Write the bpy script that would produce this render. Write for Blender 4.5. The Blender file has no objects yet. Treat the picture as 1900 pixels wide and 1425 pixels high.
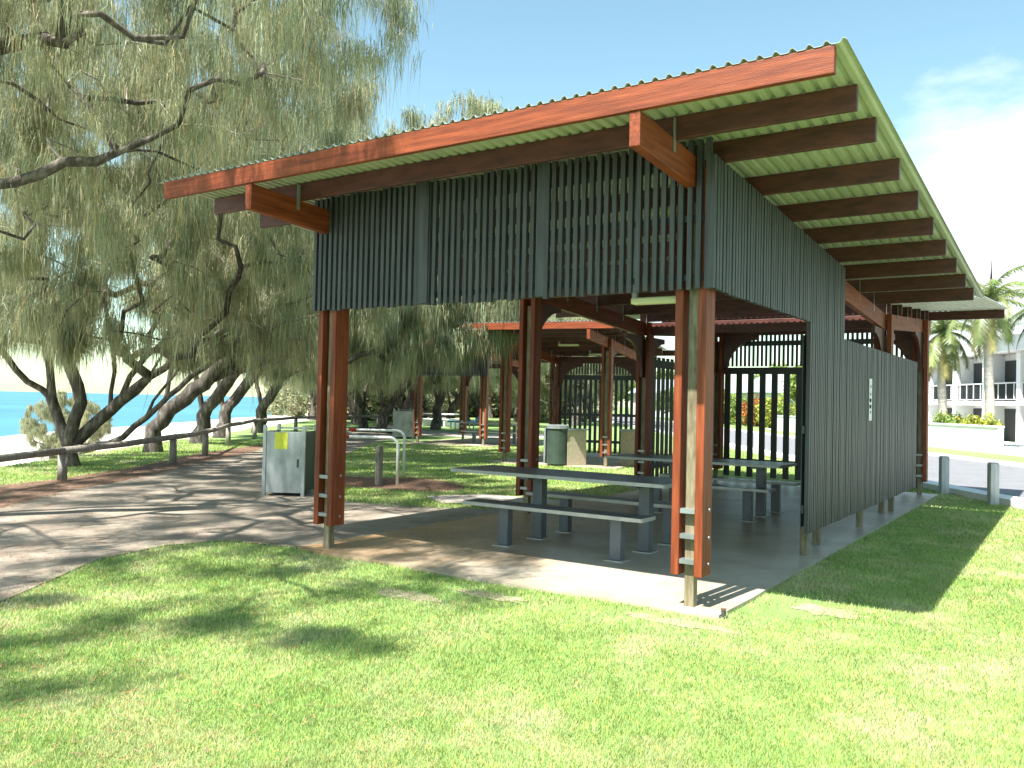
import bpy, math, random
import numpy as np
from mathutils import Vector, Matrix
R = math.radians
C = bpy.context.scene.collection
# ------------------------------------------------------------------ camera, world, sun
YAW, PITCH, ROLL = -0.5897, 0.0215, 0.0227
CAM = Vector((2.477, -6.209, 1.55))
RV = Vector((math.cos(YAW), -math.sin(YAW), 0)); FV = Vector((math.sin(YAW), math.cos(YAW), 0))
def cam_setup():
    fwd = Vector((math.sin(YAW)*math.cos(PITCH), math.cos(YAW)*math.cos(PITCH), math.sin(PITCH)))
    r = RV.copy(); u = r.cross(fwd); c, s = math.cos(ROLL), math.sin(ROLL)
    r2 = r*c+u*s; u2 = u*c-r*s
    m = Matrix((r2, u2, -fwd)).transposed().to_4x4(); m.translation = CAM
    cd = bpy.data.cameras.new('camera'); co = bpy.data.objects.new('camera', cd); C.objects.link(co)
    co.matrix_world = m; cd.sensor_width = 36; cd.lens = 36*1583/1900; cd.clip_start = .05; cd.clip_end = 20000
    bpy.context.scene.camera = co
cam_setup()
SUNV = Vector((-.05, -.60, 1)).normalized()      # towards the sun
sl = bpy.data.lights.new('sun', 'SUN'); sl.energy = 5.0; sl.angle = R(.53); sl.color = (1, .97, .91)
so = bpy.data.objects.new('sun', sl); C.objects.link(so); so.rotation_euler = SUNV.to_track_quat('Z', 'Y').to_euler(); so.location = (0, -20, 40)
w = bpy.data.worlds.new('World'); bpy.context.scene.world = w; w.use_nodes = True
nt = w.node_tree; nt.nodes.clear()
def N(t, ty, **k):
    n = t.nodes.new(ty)
    for a, b in k.items():
        if a in n.inputs: n.inputs[a].default_value = b
        else: setattr(n, a, b)
    return n
sky = N(nt, 'ShaderNodeTexSky'); sky.sky_type = 'NISHITA'; sky.sun_disc = False
sky.sun_elevation = math.asin(SUNV.z); sky.sun_rotation = math.atan2(SUNV.x, SUNV.y)
sky.air_density = 1.0; sky.dust_density = .6; sky.ozone_density = 1.0
tc = N(nt, 'ShaderNodeTexCoord')
mp = N(nt, 'ShaderNodeMapping'); mp.inputs['Scale'].default_value = (1, 1, 2.6)
nz = N(nt, 'ShaderNodeTexNoise', Scale=2.3, Detail=7, Roughness=.58)
nt.links.new(tc.outputs['Generated'], mp.inputs['Vector']); nt.links.new(mp.outputs[0], nz.inputs['Vector'])
# a bank of cloud low in the north (the way the road runs), wisps elsewhere
vd = N(nt, 'ShaderNodeVectorMath', operation='DISTANCE'); cdir = (RV*.62+FV*1.0+Vector((0, 0, .12))).normalized()
vd.inputs[1].default_value = cdir; nt.links.new(tc.outputs['Generated'], vd.inputs[0])
mr = N(nt, 'ShaderNodeMapRange'); mr.inputs[1].default_value = .06; mr.inputs[2].default_value = .27; mr.inputs[3].default_value = .30; mr.inputs[4].default_value = -.1
nt.links.new(vd.outputs['Value'], mr.inputs[0])
ad = N(nt, 'ShaderNodeMath', operation='ADD'); nt.links.new(nz.outputs[0], ad.inputs[0]); nt.links.new(mr.outputs[0], ad.inputs[1])
cr = N(nt, 'ShaderNodeValToRGB'); cr.color_ramp.elements[0].position = .52; cr.color_ramp.elements[1].position = .74
nt.links.new(ad.outputs[0], cr.inputs[0])
tint = N(nt, 'ShaderNodeMix', data_type='RGBA', blend_type='MULTIPLY'); tint.inputs[0].default_value = 1
tint.inputs[7].default_value = (1.40, 1.58, 1.30, 1); nt.links.new(sky.outputs[0], tint.inputs[6])
mx = N(nt, 'ShaderNodeMix', data_type='RGBA'); nt.links.new(cr.outputs[0], mx.inputs[0]); nt.links.new(tint.outputs[2], mx.inputs[6])
mx.inputs[7].default_value = (7.5, 7.8, 8.2, 1)
bg = N(nt, 'ShaderNodeBackground', Strength=.07); wo = N(nt, 'ShaderNodeOutputWorld')
nt.links.new(mx.outputs[2], bg.inputs[0]); nt.links.new(bg.outputs[0], wo.inputs[0])
vs = bpy.context.scene.view_settings; vs.view_transform = 'Standard'; vs.look = 'None'; vs.exposure = 1.52; vs.gamma = 1; vs.use_curve_mapping = False
bpy.context.scene.cycles.max_bounces = 6; bpy.context.scene.cycles.diffuse_bounces = 2; bpy.context.scene.cycles.transparent_max_bounces = 6

# ------------------------------------------------------------------ helpers
def site(l, d, z=0):      # ground survey axes: d metres along the coast, l metres inland
    v = Vector((CAM.x, CAM.y, 0))+RV*l+FV*d; v.z = z; return v
def mat(name, col, rough=.7, metal=0, var=.15, scale=6, bump=0, bscale=40, stretch=None, col2=None, spec=.5, trans=0, c3=None, coord='Object', attr=None, coat=0):
    m = bpy.data.materials.new(name); m.use_nodes = True; t = m.node_tree; t.nodes.clear()
    o = N(t, 'ShaderNodeOutputMaterial'); b = N(t, 'ShaderNodeBsdfPrincipled')
    b.inputs['Roughness'].default_value = rough; b.inputs['Metallic'].default_value = metal; b.inputs['Specular IOR Level'].default_value = spec
    b.inputs['Coat Weight'].default_value = coat
    tcn = N(t, 'ShaderNodeTexCoord'); mpn = N(t, 'ShaderNodeMapping'); t.links.new(tcn.outputs[coord], mpn.inputs[0])
    if stretch: mpn.inputs['Scale'].default_value = stretch
    n = N(t, 'ShaderNodeTexNoise', Scale=scale, Detail=6, Roughness=.6); t.links.new(mpn.outputs[0], n.inputs['Vector'])
    r = N(t, 'ShaderNodeValToRGB'); c2 = col2 or tuple(min(1, c*(1+var)) for c in col); c1 = tuple(c*(1-var) for c in col) if not col2 else col
    e = r.color_ramp.elements; e[0].position = .32; e[0].color = (*c1, 1); e[1].position = .68; e[1].color = (*c2, 1)
    if c3: q = e.new(.5); q.color = (*c3, 1)
    t.links.new(n.outputs[0], r.inputs[0]); cout = r.outputs[0]
    if attr:
        a = N(t, 'ShaderNodeAttribute'); a.attribute_name = attr
        mm = N(t, 'ShaderNodeMix', data_type='RGBA', blend_type='MULTIPLY'); mm.inputs[0].default_value = 1
        t.links.new(cout, mm.inputs[6]); t.links.new(a.outputs['Color'], mm.inputs[7]); cout = mm.outputs[2]
    t.links.new(cout, b.inputs['Base Color'])
    if bump:
        n2 = N(t, 'ShaderNodeTexNoise', Scale=bscale, Detail=5); t.links.new(mpn.outputs[0], n2.inputs['Vector'])
        bp = N(t, 'ShaderNodeBump', Strength=bump, Distance=.01); t.links.new(n2.outputs[0], bp.inputs['Height']); t.links.new(bp.outputs[0], b.inputs['Normal'])
    if trans:
        tr = N(t, 'ShaderNodeBsdfTranslucent'); t.links.new(cout, tr.inputs[0]); ms = N(t, 'ShaderNodeMixShader'); ms.inputs[0].default_value = trans
        t.links.new(b.outputs[0], ms.inputs[1]); t.links.new(tr.outputs[0], ms.inputs[2]); t.links.new(ms.outputs[0], o.inputs[0])
    else: t.links.new(b.outputs[0], o.inputs[0])
    return m
WOODCOL = ((.115, .021, .007), (.28, .064, .020))
M = {}
def wood(name, stretch):
    M[name] = mat(name, WOODCOL[0], .55, spec=.35, scale=5, stretch=stretch, col2=WOODCOL[1], bump=.25, bscale=30, c3=(.19, .040, .012))
wood('deck_timber_x', (.35, 6, 6)); wood('deck_timber_y', (6, .35, 6)); wood('deck_timber_z', (6, 6, .35))
M['dark_shaded_timber'] = mat('dark_shaded_red_timber', (.050, .015, .011), .5, scale=5, stretch=(1, 4, 4), col2=(.115, .034, .024), bump=.2, bscale=30)  # less orange timber, with the shade under the roof also put into its colour
M['slat'] = mat('grey_slat_paint', (.020, .023, .025), .5, scale=2.5, stretch=(8, 8, .5), col2=(.064, .069, .072), bump=.15)
M['rail_dark'] = mat('dark_rail_paint', (.06, .065, .062), .6, scale=4)
M['sheet_under'] = mat('cream_roof_underside', (.40, .42, .32), .45, scale=1.5, var=.12)
M['sheet_top'] = mat('zinc_roof_top', (.45, .47, .46), .35, metal=.3, scale=2, var=.12)
M['stub'] = mat('galvanised_post_stub', (.10, .075, .038), .6, scale=9, col2=(.27, .23, .145), stretch=(3, 3, .6))
M['steel'] = mat('galvanised_steel', (.33, .35, .36), .38, metal=.6, scale=5, var=.3, stretch=(1, 1, .5))
M['table'] = mat('charcoal_powdercoat', (.10, .108, .125), .33, scale=3, var=.25)
M['edge'] = mat('worn_aluminium_edge', (.40, .39, .37), .45, metal=.3, scale=8, var=.15)
M['concrete'] = mat('tan_concrete', (.29, .245, .18), .42, scale=1.1, col2=(.50, .45, .37), c3=(.41, .36, .28), bump=.15, bscale=90)
M['concrete_far'] = mat('stained_concrete', (.33, .25, .18), .7, scale=1.1, col2=(.46, .38, .3), bump=.2, bscale=60)
M['path'] = mat('pebble_concrete', (.18, .145, .11), .85, scale=1.7, col2=(.35, .295, .235), c3=(.265, .22, .17), bump=.5, bscale=140)
M['lightpath'] = mat('pale_concrete', (.40, .35, .3), .8, scale=2, var=.15, bump=.3, bscale=90)
M['litter'] = mat('needle_litter', (.085, .05, .032), .9, scale=5, col2=(.25, .165, .11), c3=(.155, .095, .06), bump=.8, bscale=60)
M['asphalt'] = mat('asphalt', (.17, .17, .18), .85, scale=2, var=.14, bump=.4, bscale=150)
M['kerb'] = mat('kerb_concrete', (.72, .71, .68), .8, scale=4, var=.1)
M['sand'] = mat('beach_sand', (.60, .55, .47), .95, scale=.6, var=.07, bump=.3, bscale=6)
M['sandpatch'] = mat('bare_sandy_soil', (.34, .31, .19), .95, scale=5, var=.25, bump=.4)
M['white'] = mat('white_render', (.78, .78, .78), .7, scale=3, var=.03)
M['whitepaint'] = mat('white_enamel', (.78, .77, .74), .4, scale=10, var=.05)
M['red'] = mat('red_tape', (.55, .03, .02), .45, var=.1)
M['dark'] = mat('dark_interior', (.03, .032, .035), .4, var=.2)
M['glassy'] = mat('dark_glass', (.022, .027, .033), .25, var=.1, spec=.3)
M['yellow'] = mat('yellow_notice', (.72, .74, .06), .5, scale=30, var=.12)
M['greenbin'] = mat('green_plastic', (.035, .055, .042), .5, scale=5, var=.2)
M['tan'] = mat('tan_brick', (.42, .37, .26), .75, scale=12, var=.14)
M['oldwood'] = mat('weathered_timber', (.17, .145, .12), .9, scale=4, stretch=(5, 5, .6), col2=(.36, .32, .28), bump=.4, bscale=30)
M['bollard'] = mat('grey_bollard_timber', (.36, .35, .36), .85, scale=4, stretch=(5, 5, .5), col2=(.62, .60, .58), bump=.4, bscale=30)
M['bark'] = mat('casuarina_bark', (.035, .028, .023), .95, scale=3.0, stretch=(3, 3, 1), col2=(.20, .175, .15), c3=(.075, .062, .052), bump=.9, bscale=14)
M['palebark'] = mat('pale_twig_bark', (.14, .115, .10), .9, scale=1.5, col2=(.50, .46, .41), bump=.4, bscale=20)
M['needle'] = mat('casuarina_needles', (.22, .265, .155), .6, scale=.9, col2=(.50, .50, .33), c3=(.35, .38, .225), trans=.45, attr='tone', spec=.3)
M['leaf'] = mat('broad_leaf', (.13, .22, .04), .5, scale=1.1, col2=(.30, .38, .09), trans=.3, attr='tone')
M['leafy'] = mat('yellow_green_leaf', (.22, .29, .04), .5, scale=2, col2=(.45, .46, .08), trans=.3, attr='tone')
M['leafr'] = mat('red_croton_leaf', (.25, .07, .03), .5, scale=3, col2=(.45, .22, .05), trans=.25, attr='tone')
M['palm'] = mat('palm_frond', (.10, .17, .05), .45, scale=1.5, col2=(.28, .31, .13), trans=.25, attr='tone')
M['palmtrunk'] = mat('palm_trunk', (.28, .25, .21), .9, scale=3, stretch=(1, 1, 5), col2=(.46, .43, .38))
M['blade'] = mat('grass_blade', (.27, .41, .11), .6, scale=.7, col2=(.46, .55, .24), c3=(.36, .49, .16), trans=.3, attr='tone', coord='Object', spec=.2)
M['blue'] = mat('blue_paint', (.10, .28, .45), .5)
M['tube'] = mat('light_diffuser', (.62, .64, .42), .4, var=.05)
M['needle_straw'] = mat('dead_needles', (.23, .13, .08), .9, scale=4, var=.3, attr='tone')
# lawn soil under the blades
M['lawn'] = mat('lawn', (.14, .24, .055), .9, scale=1.3, col2=(.24, .32, .12), c3=(.18, .28, .08), bump=.7, bscale=45)
# sea
def seamat():
    m = mat('sea_water', (.03, .125, .20), .35, scale=.012, col2=(.05, .20, .27), spec=.12)
    t = m.node_tree; b = [n for n in t.nodes if n.type == 'BSDF_PRINCIPLED'][0]
    tcn = N(t, 'ShaderNodeTexCoord'); wv = N(t, 'ShaderNodeTexNoise', Scale=.6, Detail=6); t.links.new(tcn.outputs['Object'], wv.inputs['Vector'])
    bp = N(t, 'ShaderNodeBump', Strength=.5, Distance=.3); t.links.new(wv.outputs[0], bp.inputs['Height']); t.links.new(bp.outputs[0], b.inputs['Normal']); return m
M['sea'] = seamat()

def stain(m):        # rusty staining on the seaward end of the slab
    t = m.node_tree; b = [n for n in t.nodes if n.type == 'BSDF_PRINCIPLED'][0]; src = b.inputs['Base Color'].links[0].from_socket
    tcn = N(t, 'ShaderNodeTexCoord'); sp = N(t, 'ShaderNodeSeparateXYZ'); t.links.new(tcn.outputs['Object'], sp.inputs[0])
    nz_ = N(t, 'ShaderNodeTexNoise', Scale=1.3, Detail=5); t.links.new(tcn.outputs['Object'], nz_.inputs['Vector'])
    a = N(t, 'ShaderNodeMath', operation='MULTIPLY_ADD'); a.inputs[1].default_value = 3.0; t.links.new(nz_.outputs[0], a.inputs[0]); t.links.new(sp.outputs[0], a.inputs[2])
    q = N(t, 'ShaderNodeMapRange'); q.inputs[1].default_value = -2.6; q.inputs[2].default_value = .1; q.inputs[3].default_value = .85; q.inputs[4].default_value = 0; t.links.new(a.outputs[0], q.inputs[0])
    k = N(t, 'ShaderNodeMix', data_type='RGBA', blend_type='MULTIPLY'); k.inputs[7].default_value = (.92, .62, .36, 1)
    t.links.new(q.outputs[0], k.inputs[0]); t.links.new(src, k.inputs[6]); t.links.new(k.outputs[2], b.inputs['Base Color'])
stain(M['concrete'])
def tag(o, label=None, cat=None, group=None, kind=None):
    if label: o['label'] = label
    if cat: o['category'] = cat
    if group: o['group'] = group
    if kind: o['kind'] = kind
    return o
def empty(name, loc=(0, 0, 0), rz=0):
    o = bpy.data.objects.new(name, None); o.empty_display_size = .2; C.objects.link(o); o.location = loc; o.rotation_euler = (0, 0, rz); return o
class MB:
    def __init__(s): s.v = []; s.f = []; s.m = []
    def add(s, vs, fs, mi=0):
        b = len(s.v); s.v += [tuple(v) for v in vs]; s.f += [tuple(b+i for i in f) for f in fs]; s.m += [mi]*len(fs); return s
    def box(s, x0, x1, y0, y1, z0, z1, mi=0):
        v = [(x0, y0, z0), (x1, y0, z0), (x1, y1, z0), (x0, y1, z0), (x0, y0, z1), (x1, y0, z1), (x1, y1, z1), (x0, y1, z1)]
        return s.add(v, [(3, 2, 1, 0), (4, 5, 6, 7), (0, 1, 5, 4), (1, 2, 6, 5), (2, 3, 7, 6), (3, 0, 4, 7)], mi)
    def ybeam(s, x0, x1, pts, h, mi=0):     # beam along y; pts = [(y, ztop)]
        v = []; f = []
        for (y, z) in pts: v += [(x0, y, z-h), (x1, y, z-h), (x1, y, z), (x0, y, z)]
        n = len(pts)
        for i in range(n-1):
            a = 4*i; b = a+4
            f += [(a, a+1, b+1, b), (a+1, a+2, b+2, b+1), (a+2, a+3, b+3, b+2), (a+3, a, b, b+3)]
        f += [(0, 3, 2, 1), (4*n-4, 4*n-3, 4*n-2, 4*n-1)]
        return s.add(v, f, mi)
    def tube(s, pts, rad, n=8, mi=0, cap=True):
        pts = [Vector(p) for p in pts]; rs = rad if isinstance(rad, (list, tuple)) else [rad]*len(pts)
        v = []; f = []; up = Vector((.13, .21, 1)).normalized(); prev = None
        for i, p in enumerate(pts):
            t = (pts[min(i+1, len(pts)-1)]-pts[max(i-1, 0)]).normalized()
            a = (up.cross(t) if prev is None else prev-t*prev.dot(t))
            if a.length < 1e-4: a = Vector((1, 0, 0)).cross(t)
            a.normalize(); prev = a; b = t.cross(a)
            for k in range(n):
                an = 2*math.pi*k/n; v.append(p+(a*math.cos(an)+b*math.sin(an))*rs[i])
        for i in range(len(pts)-1):
            for k in range(n):
                f.append((i*n+k, i*n+(k+1) % n, (i+1)*n+(k+1) % n, (i+1)*n+k))
        if cap: f += [tuple(range(n-1, -1, -1)), tuple((len(pts)-1)*n+k for k in range(n))]
        return s.add(v, f, mi)
    def build(s, name, mats, parent=None, smooth=False, bevel=0):
        me = bpy.data.meshes.new(name); me.from_pydata(s.v, [], s.f); me.update()
        for m in (mats if isinstance(mats, (list, tuple)) else [mats]): me.materials.append(m)
        if len(set(s.m)) > 1: me.polygons.foreach_set('material_index', s.m)
        if smooth: me.polygons.foreach_set('use_smooth', [True]*len(s.f))
        o = bpy.data.objects.new(name, me); C.objects.link(o)
        if parent: o.parent = parent
        if bevel:
            b = o.modifiers.new('bevel', 'BEVEL'); b.width = bevel; b.segments = 2; b.limit_method = 'ANGLE'
        return o
def np_mesh(name, co, faces_flat, loop_tot, mt, tone=None, parent=None, smooth=False):
    me = bpy.data.meshes.new(name); nv = len(co); me.vertices.add(nv); me.vertices.foreach_set('co', co.astype(np.float32).ravel())
    me.loops.add(len(faces_flat)); me.loops.foreach_set('vertex_index', faces_flat.astype(np.int32))
    nf = len(loop_tot); me.polygons.add(nf); st = np.concatenate([[0], np.cumsum(loop_tot)[:-1]]).astype(np.int32)
    me.polygons.foreach_set('loop_start', st); me.polygons.foreach_set('loop_total', loop_tot.astype(np.int32))
    if smooth: me.polygons.foreach_set('use_smooth', np.ones(nf, bool))
    me.update(calc_edges=True)
    if tone is not None:
        a = me.attributes.new('tone', 'FLOAT_COLOR', 'POINT'); c = np.ones((nv, 4), np.float32); c[:, :3] = tone; a.data.foreach_set('color', c.ravel())
    me.materials.append(mt); o = bpy.data.objects.new(name, me); C.objects.link(o)
    if parent: o.parent = parent
    return o
def poly(name, pts, z, m, thick=0, label=None):
    n = len(pts); v = [(p[0], p[1], z) for p in pts]; mb = MB(); a = sum(pts[i][0]*pts[(i+1) % n][1]-pts[(i+1) % n][0]*pts[i][1] for i in range(n))
    if a < 0: pts = pts[::-1]; v = v[::-1]
    mb.add(v, [tuple(range(n))])
    if thick:
        v2 = v+[(p[0], p[1], z-thick) for p in pts]; mb.add(v2, [(i, n+i, n+(i+1) % n, (i+1) % n) for i in range(n)])
    return tag(mb.build(name, m), kind='structure')

# ------------------------------------------------------------------ ground, beach, sea
def edgeL(d):
    return float(np.interp(d, [-40, 0, 17, 22, 40, 60, 100, 200, 600], [-9.2, -9.6, -10.3, -10.4, -12.7, -14, -17, -24, -60]))
ds = sorted(set(list(np.arange(-40, 60, 1.5))+list(np.arange(60, 200, 10))+list(np.arange(200, 601, 50))))
rnd = random.Random(3)
el = [edgeL(d)+rnd.uniform(-.25, .25)*(1 if d < 60 else 3) for d in ds]
g = MB(); V = []
for d, l in zip(ds, el): V += [site(l, d, -.02), site(l+1.0, d, 0), site(400+d*1.5, d, 0)]
g.add(V, [(3*i+k, 3*i+k+1, 3*i+k+4, 3*i+k+3) for i in range(len(ds)-1) for k in (0, 1)])
tag(g.build('ground', M['lawn']), kind='structure')
g = MB(); V = []; offs = [(.35, -.03), (-1.5, -.25), (-4, -.8), (-10, -1.5), (-22, -2.3), (-36, -3.1), (-60, -4.5)]
for d, l in zip(ds, el):
    for o_, z in offs: V.append(site(l+o_, d, z+rnd.uniform(-.04, .04)*(o_ < 0)))
k = len(offs)
g.add(V, [(k*i+j+1, k*i+j, k*(i+1)+j, k*(i+1)+j+1) for i in range(len(ds)-1) for j in range(k-1)])
tag(g.build('beach', M['sand'], smooth=True), kind='structure')
g = MB(); g.add([site(-9000, -3000, -3), site(-30, -3000, -3), site(-30, 9000, -3), site(-9000, 9000, -3)], [(0, 1, 2, 3)])
tag(g.build('sea', M['sea']), kind='structure')

PATH = [(-2.0, -6.4), (-3.2, -4.6), (-4.07, -3.07), (-4.52, -2.48), (-5.09, -1.73), (-5.3, -.88), (-5.1, -.3), (-4.17, -.1), (-4.16, 4.4), (-4.75, 3.75), (-5.3, 3.4), (-6.07, 3.12), (-6.9, 3.12), (-7.6, 3.7), (-9.3, 5.2), (-12.5, 8.6), (-15.5, 12.3),
        (-19.5, 18), (-26, 27), (-40, 47), (-60, 77), (-62, 76), (-42, 46), (-28.3, 26), (-22, 16.8), (-18.73, 11.87), (-16.89, 9.74), (-13.97, 5.78), (-11.6, 2.56), (-10.57, .86), (-9.28, -.61), (-7, -4), (-5.0, -8)]
g = MB(); V = []
rf_ = random.Random(9)
for d, l in zip(ds, el): V += [site(l-32.5-rf_.uniform(0, 1.6), d, -2.90), site(l-33.9-rf_.uniform(0, 1.2), d, -2.98), site(l-35+rf_.uniform(0, .8), d, -2.985)]
g.add(V, [(3*i+k+1, 3*i+k, 3*(i+1)+k, 3*(i+1)+k+1) for i in range(len(ds)-1) for k in (0, 1)])
tag(g.build('shore_foam', M['white']), kind='structure')
poly('bounce_pad', [(p.x, p.y) for p in (site(18.7, 12), site(27, 12), site(27, 64), site(18.7, 64))], .02, M['kerb'])  # unseen pale pad, added to cut green lawn bounce on the apartments
def blobpoly(cx, cy, rx, ry, seed):
    q = random.Random(seed); return [(cx+rx*math.cos(a)*q.uniform(.65, 1.2), cy+ry*math.sin(a)*q.uniform(.65, 1.2)) for a in [i*math.pi/11 for i in range(22)]]
for i, (cx, cy, rx, ry) in enumerate(((-1.96, -1.0, .34, .13), (-1.45, -.60, .36, .12), (.85, .62, .30, .16), (.1, -.42, .45, .09))):
    poly('bare_patch', blobpoly(cx, cy, rx, ry, i), .005, M['sandpatch'])
poly('path', PATH, .012, M['path'])
LIT = [(-8.6, -1.4), (-9.28, -.5), (-10.5, .95), (-11.5, 2.65), (-13.9, 5.88), (-16.8, 9.84), (-18.9, 12.2), (-19.3, 12), (-19.0, 11.4), (-16.7, 7.7), (-13.9, 4.1), (-12.6, 1.9), (-12.0, .4), (-11, -1.5)]
poly('litter_strip', LIT, .008, M['litter'])
LIT2 = [(-9.8, 5.9), (-9.01, 6.2), (-8.55, 6.8), (-7.56, 6.66), (-6.67, 6.14), (-6.5, 5.5), (-6.74, 5.0), (-7.85, 4.7), (-8.3, 4.5)]
poly('litter_patch', LIT2, .008, M['litter'])
PATH2 = [(-6.28, 4.47), (-5.79, 5.42), (-5.1, 5.5), (-4.16, 5.6), (-4.16, 5.0), (-5.0, 4.5), (-5.5, 3.9)]
poly('side_path', PATH2, .014, M['lightpath'])
SLAB = [(-4.15, -.16), (-3.6, -.22), (-2.8, -.17), (-1.94, -.24), (-1.2, -.2), (-.5, -.16), (0, -.17), (.28, -.14), (.29, .6), (.27, 1.4), (.28, 11.35), (-4.15, 11.35)]
poly('shelter_slab', SLAB, .03, M['concrete'], .1)
PLAZA = [site(-7.5, 40), site(-1, 36), site(3, 38), site(3, 42), site(-1.5, 40.5), site(-8, 47)]
poly('far_path', [(p.x, p.y) for p in PLAZA], .012, M['lightpath'])

# road beside the shelter, parallel to the coast
RL, RR = 8.75, 14.8
def strip(name, l0, l1, d0, d1, z, m, z0=None):
    mb = MB(); p = [site(l0, d0, z), site(l1, d0, z), site(l1, d1, z), site(l0, d1, z)]
    if z0 is None: mb.add(p, [(0, 1, 2, 3)])
    else:
        q = [Vector((a.x, a.y, z0)) for a in p]
        mb.add(p+q, [(0, 1, 2, 3), (0, 4, 5, 1), (1, 5, 6, 2), (2, 6, 7, 3), (3, 7, 4, 0)])
    return tag(mb.build(name, m), kind='structure')
strip('road', RL, RR, -30, 500, .006, M['asphalt'])
strip('kerb', RL-.42, RL, -30, 500, .12, M['kerb'], 0)
strip('far_kerb', RR, RR+.3, -30, 500, .10, M['kerb'], 0)

# ------------------------------------------------------------------ picnic shelter (parametric)
def shelter(name, W, bays, fo, ro, so_, ztop, foldy, rise, loc, rz, front, side, screens, label, group, light=True, braces=True, slatp=.24):
    root = tag(empty(name, loc, rz), label, 'shelter', group)
    L = bays[-1]; X0, X1 = -W-so_, so_
    def zr(y):
        f = ztop-.06*(y+fo)
        return f if y <= foldy else ztop-.06*(foldy+fo)+rise*(y-foldy)
    ph = .165
    # posts
    for x in (0, -W):
        for yi, y in enumerate(bays):
            zt = zr(y)-ph-.02
            b = MB()
            for s in (-1, 1): b.box(x+s*.0925-.0325, x+s*.0925+.0325, y-.095, y+.095, .27, zt)
            po = b.build('post', M['deck_timber_z'], root, bevel=.006)
            st = MB(); st.box(x-.038, x+.038, y-.03, y+.05, .02, zt-.3)
            st.build('post_stub', M['stub'], po, bevel=.004)
            for z in (.36, .55, .74): MB().box(x-.058, x+.058, y-.088, y-.02, z, z+.035).build('spacer_bracket', M['steel'], po)
            for z in (.36, .56, .77):
                for s in (-1, 1): MB().tube([(x+s*.125, y+.02, z), (x+s*.137, y+.02, z)], .013, 8).build('bolt', M['steel'], po)
    # beams along y
    for x in (0, -W):
        pts = [(-fo+.012, zr(-fo)-ph-.002)]+([(foldy, zr(foldy)-ph-.002)] if foldy < L+ro else [])+[(L+ro-.012, zr(L+ro)-ph-.002)]
        MB().ybeam(x-.04, x+.04, pts, .235).build('beam', M['deck_timber_y'], root, bevel=.006)
    # purlins along x
    ys = [-fo+.025, -fo+.62]; y = -fo+1.22
    while y < L+ro-.3: ys.append(y); y += .92
    ys.append(L+ro-.025)
    for i, y in enumerate(ys):
        z = zr(y); e = i in (0, len(ys)-1)
        xe0, xe1 = (X0, X1) if (y < foldy or e) else (-W-.1, .1)
        MB().box(xe0, xe1, y-.024, y+.024, z-ph, z).build('fascia' if e else 'purlin', M['deck_timber_x' if i == 0 else 'dark_shaded_timber'], root, bevel=.005)  # all but the front fascia take the shade-darkened colour
    # tie plates
    for x in (0, -W):
        for y in ys[1:-1]: MB().box(x+.042, x+.048, y-.065, y-.03, zr(y)-ph-.10, zr(y)-.02).build('tie_strap', M['steel'], root)
    # corrugated sheets: ribs along y
    def sheet(nm, pts):
        n = int((X1-X0+.14)/.098*8); xs = np.linspace(X0-.07, X1+.07, n); v = []; f = []
        prof = []
        for x in xs:
            q = abs(((x/.098) % 1)-.5)*2      # 0 at the crest
            prof.append(.002+.024*(1 if q < .2 else max(0, 1-(q-.2)/.25)))
        for (y, z) in pts:
            for x, p in zip(xs, prof): v.append((x, y, z+p+.001))
        nn = len(v)
        v += [(a, b, c-.0025) for a, b, c in v]
        m = []
        for j in range(len(pts)-1):
            for i in range(n-1):
                a = j*n+i; f.append((a, a+1, a+n+1, a+n)); m.append(0); f.append((nn+a+n, nn+a+n+1, nn+a+1, nn+a)); m.append(1)
        for i in range(n-1):
            f.append((nn+i, nn+i+1, i+1, i)); m.append(0)
            a = (len(pts)-1)*n+i; f.append((a, a+1, nn+a+1, nn+a)); m.append(1)
        for i in (0, n-1):
            for j in range(len(pts)-1): a = j*n+i; f.append((a, a+n, nn+a+n, nn+a)); m.append(0)
        mb = MB(); mb.v = v; mb.f = f; mb.m = m; return mb.build(nm, [M['sheet_top'], M['sheet_under']], root)
    if foldy < L+ro:
        sheet('roof_sheet', [(-fo-.004, zr(-fo)), (foldy-.03, zr(foldy-.03))])
        sheet('roof_sheet', [(foldy+.03, zr(foldy)), (L+ro+.03, zr(L+ro+.03))])
    else: sheet('roof_sheet', [(-fo-.004, zr(-fo)), (L+ro+.03, zr(L+ro))])
    # cross ties and curved knee braces
    def brace(p, d, nm='knee_brace'):      # p corner (under beam at post), d unit direction (x or y)
        n = 8; a = .72; mb = MB(); out = [(0, -a), (0, 0), (a, 0)]
        arc = [(a-(a-.10)*math.sin(t), -a+(a-.10)*math.cos(t)) for t in [math.pi/2*i/n for i in range(n+1)]]
        arc = [(a-(a-.09)*math.sin(math.pi/2*i/n), -(a-(a-.09)*math.cos(math.pi/2*i/n))) for i in range(n+1)]
        ring = [(0, 0)]+[(a, 0)]+[(u, v) for u, v in arc]+[(0, -a)]
        t_ = .025
        v3 = []
        for s in (-t_, t_):
            for u, v in ring:
                v3.append((p[0]+d[0]*u+(s if d[0] == 0 else 0), p[1]+d[1]*u+(s if d[1] == 0 else 0), p[2]+v))
        k = len(ring); fs = []
        # fan from corner
        for s in (0, k): fs += [(s, s+i, s+i+1) if s else (s, s+i+1, s+i) for i in range(1, k-1)]
        fs += [(i, (i+1) % k, k+(i+1) % k, k+i) for i in range(k)]
        mb.add(v3, fs); return mb.build(nm, M['dark_shaded_timber'], root)
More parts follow.
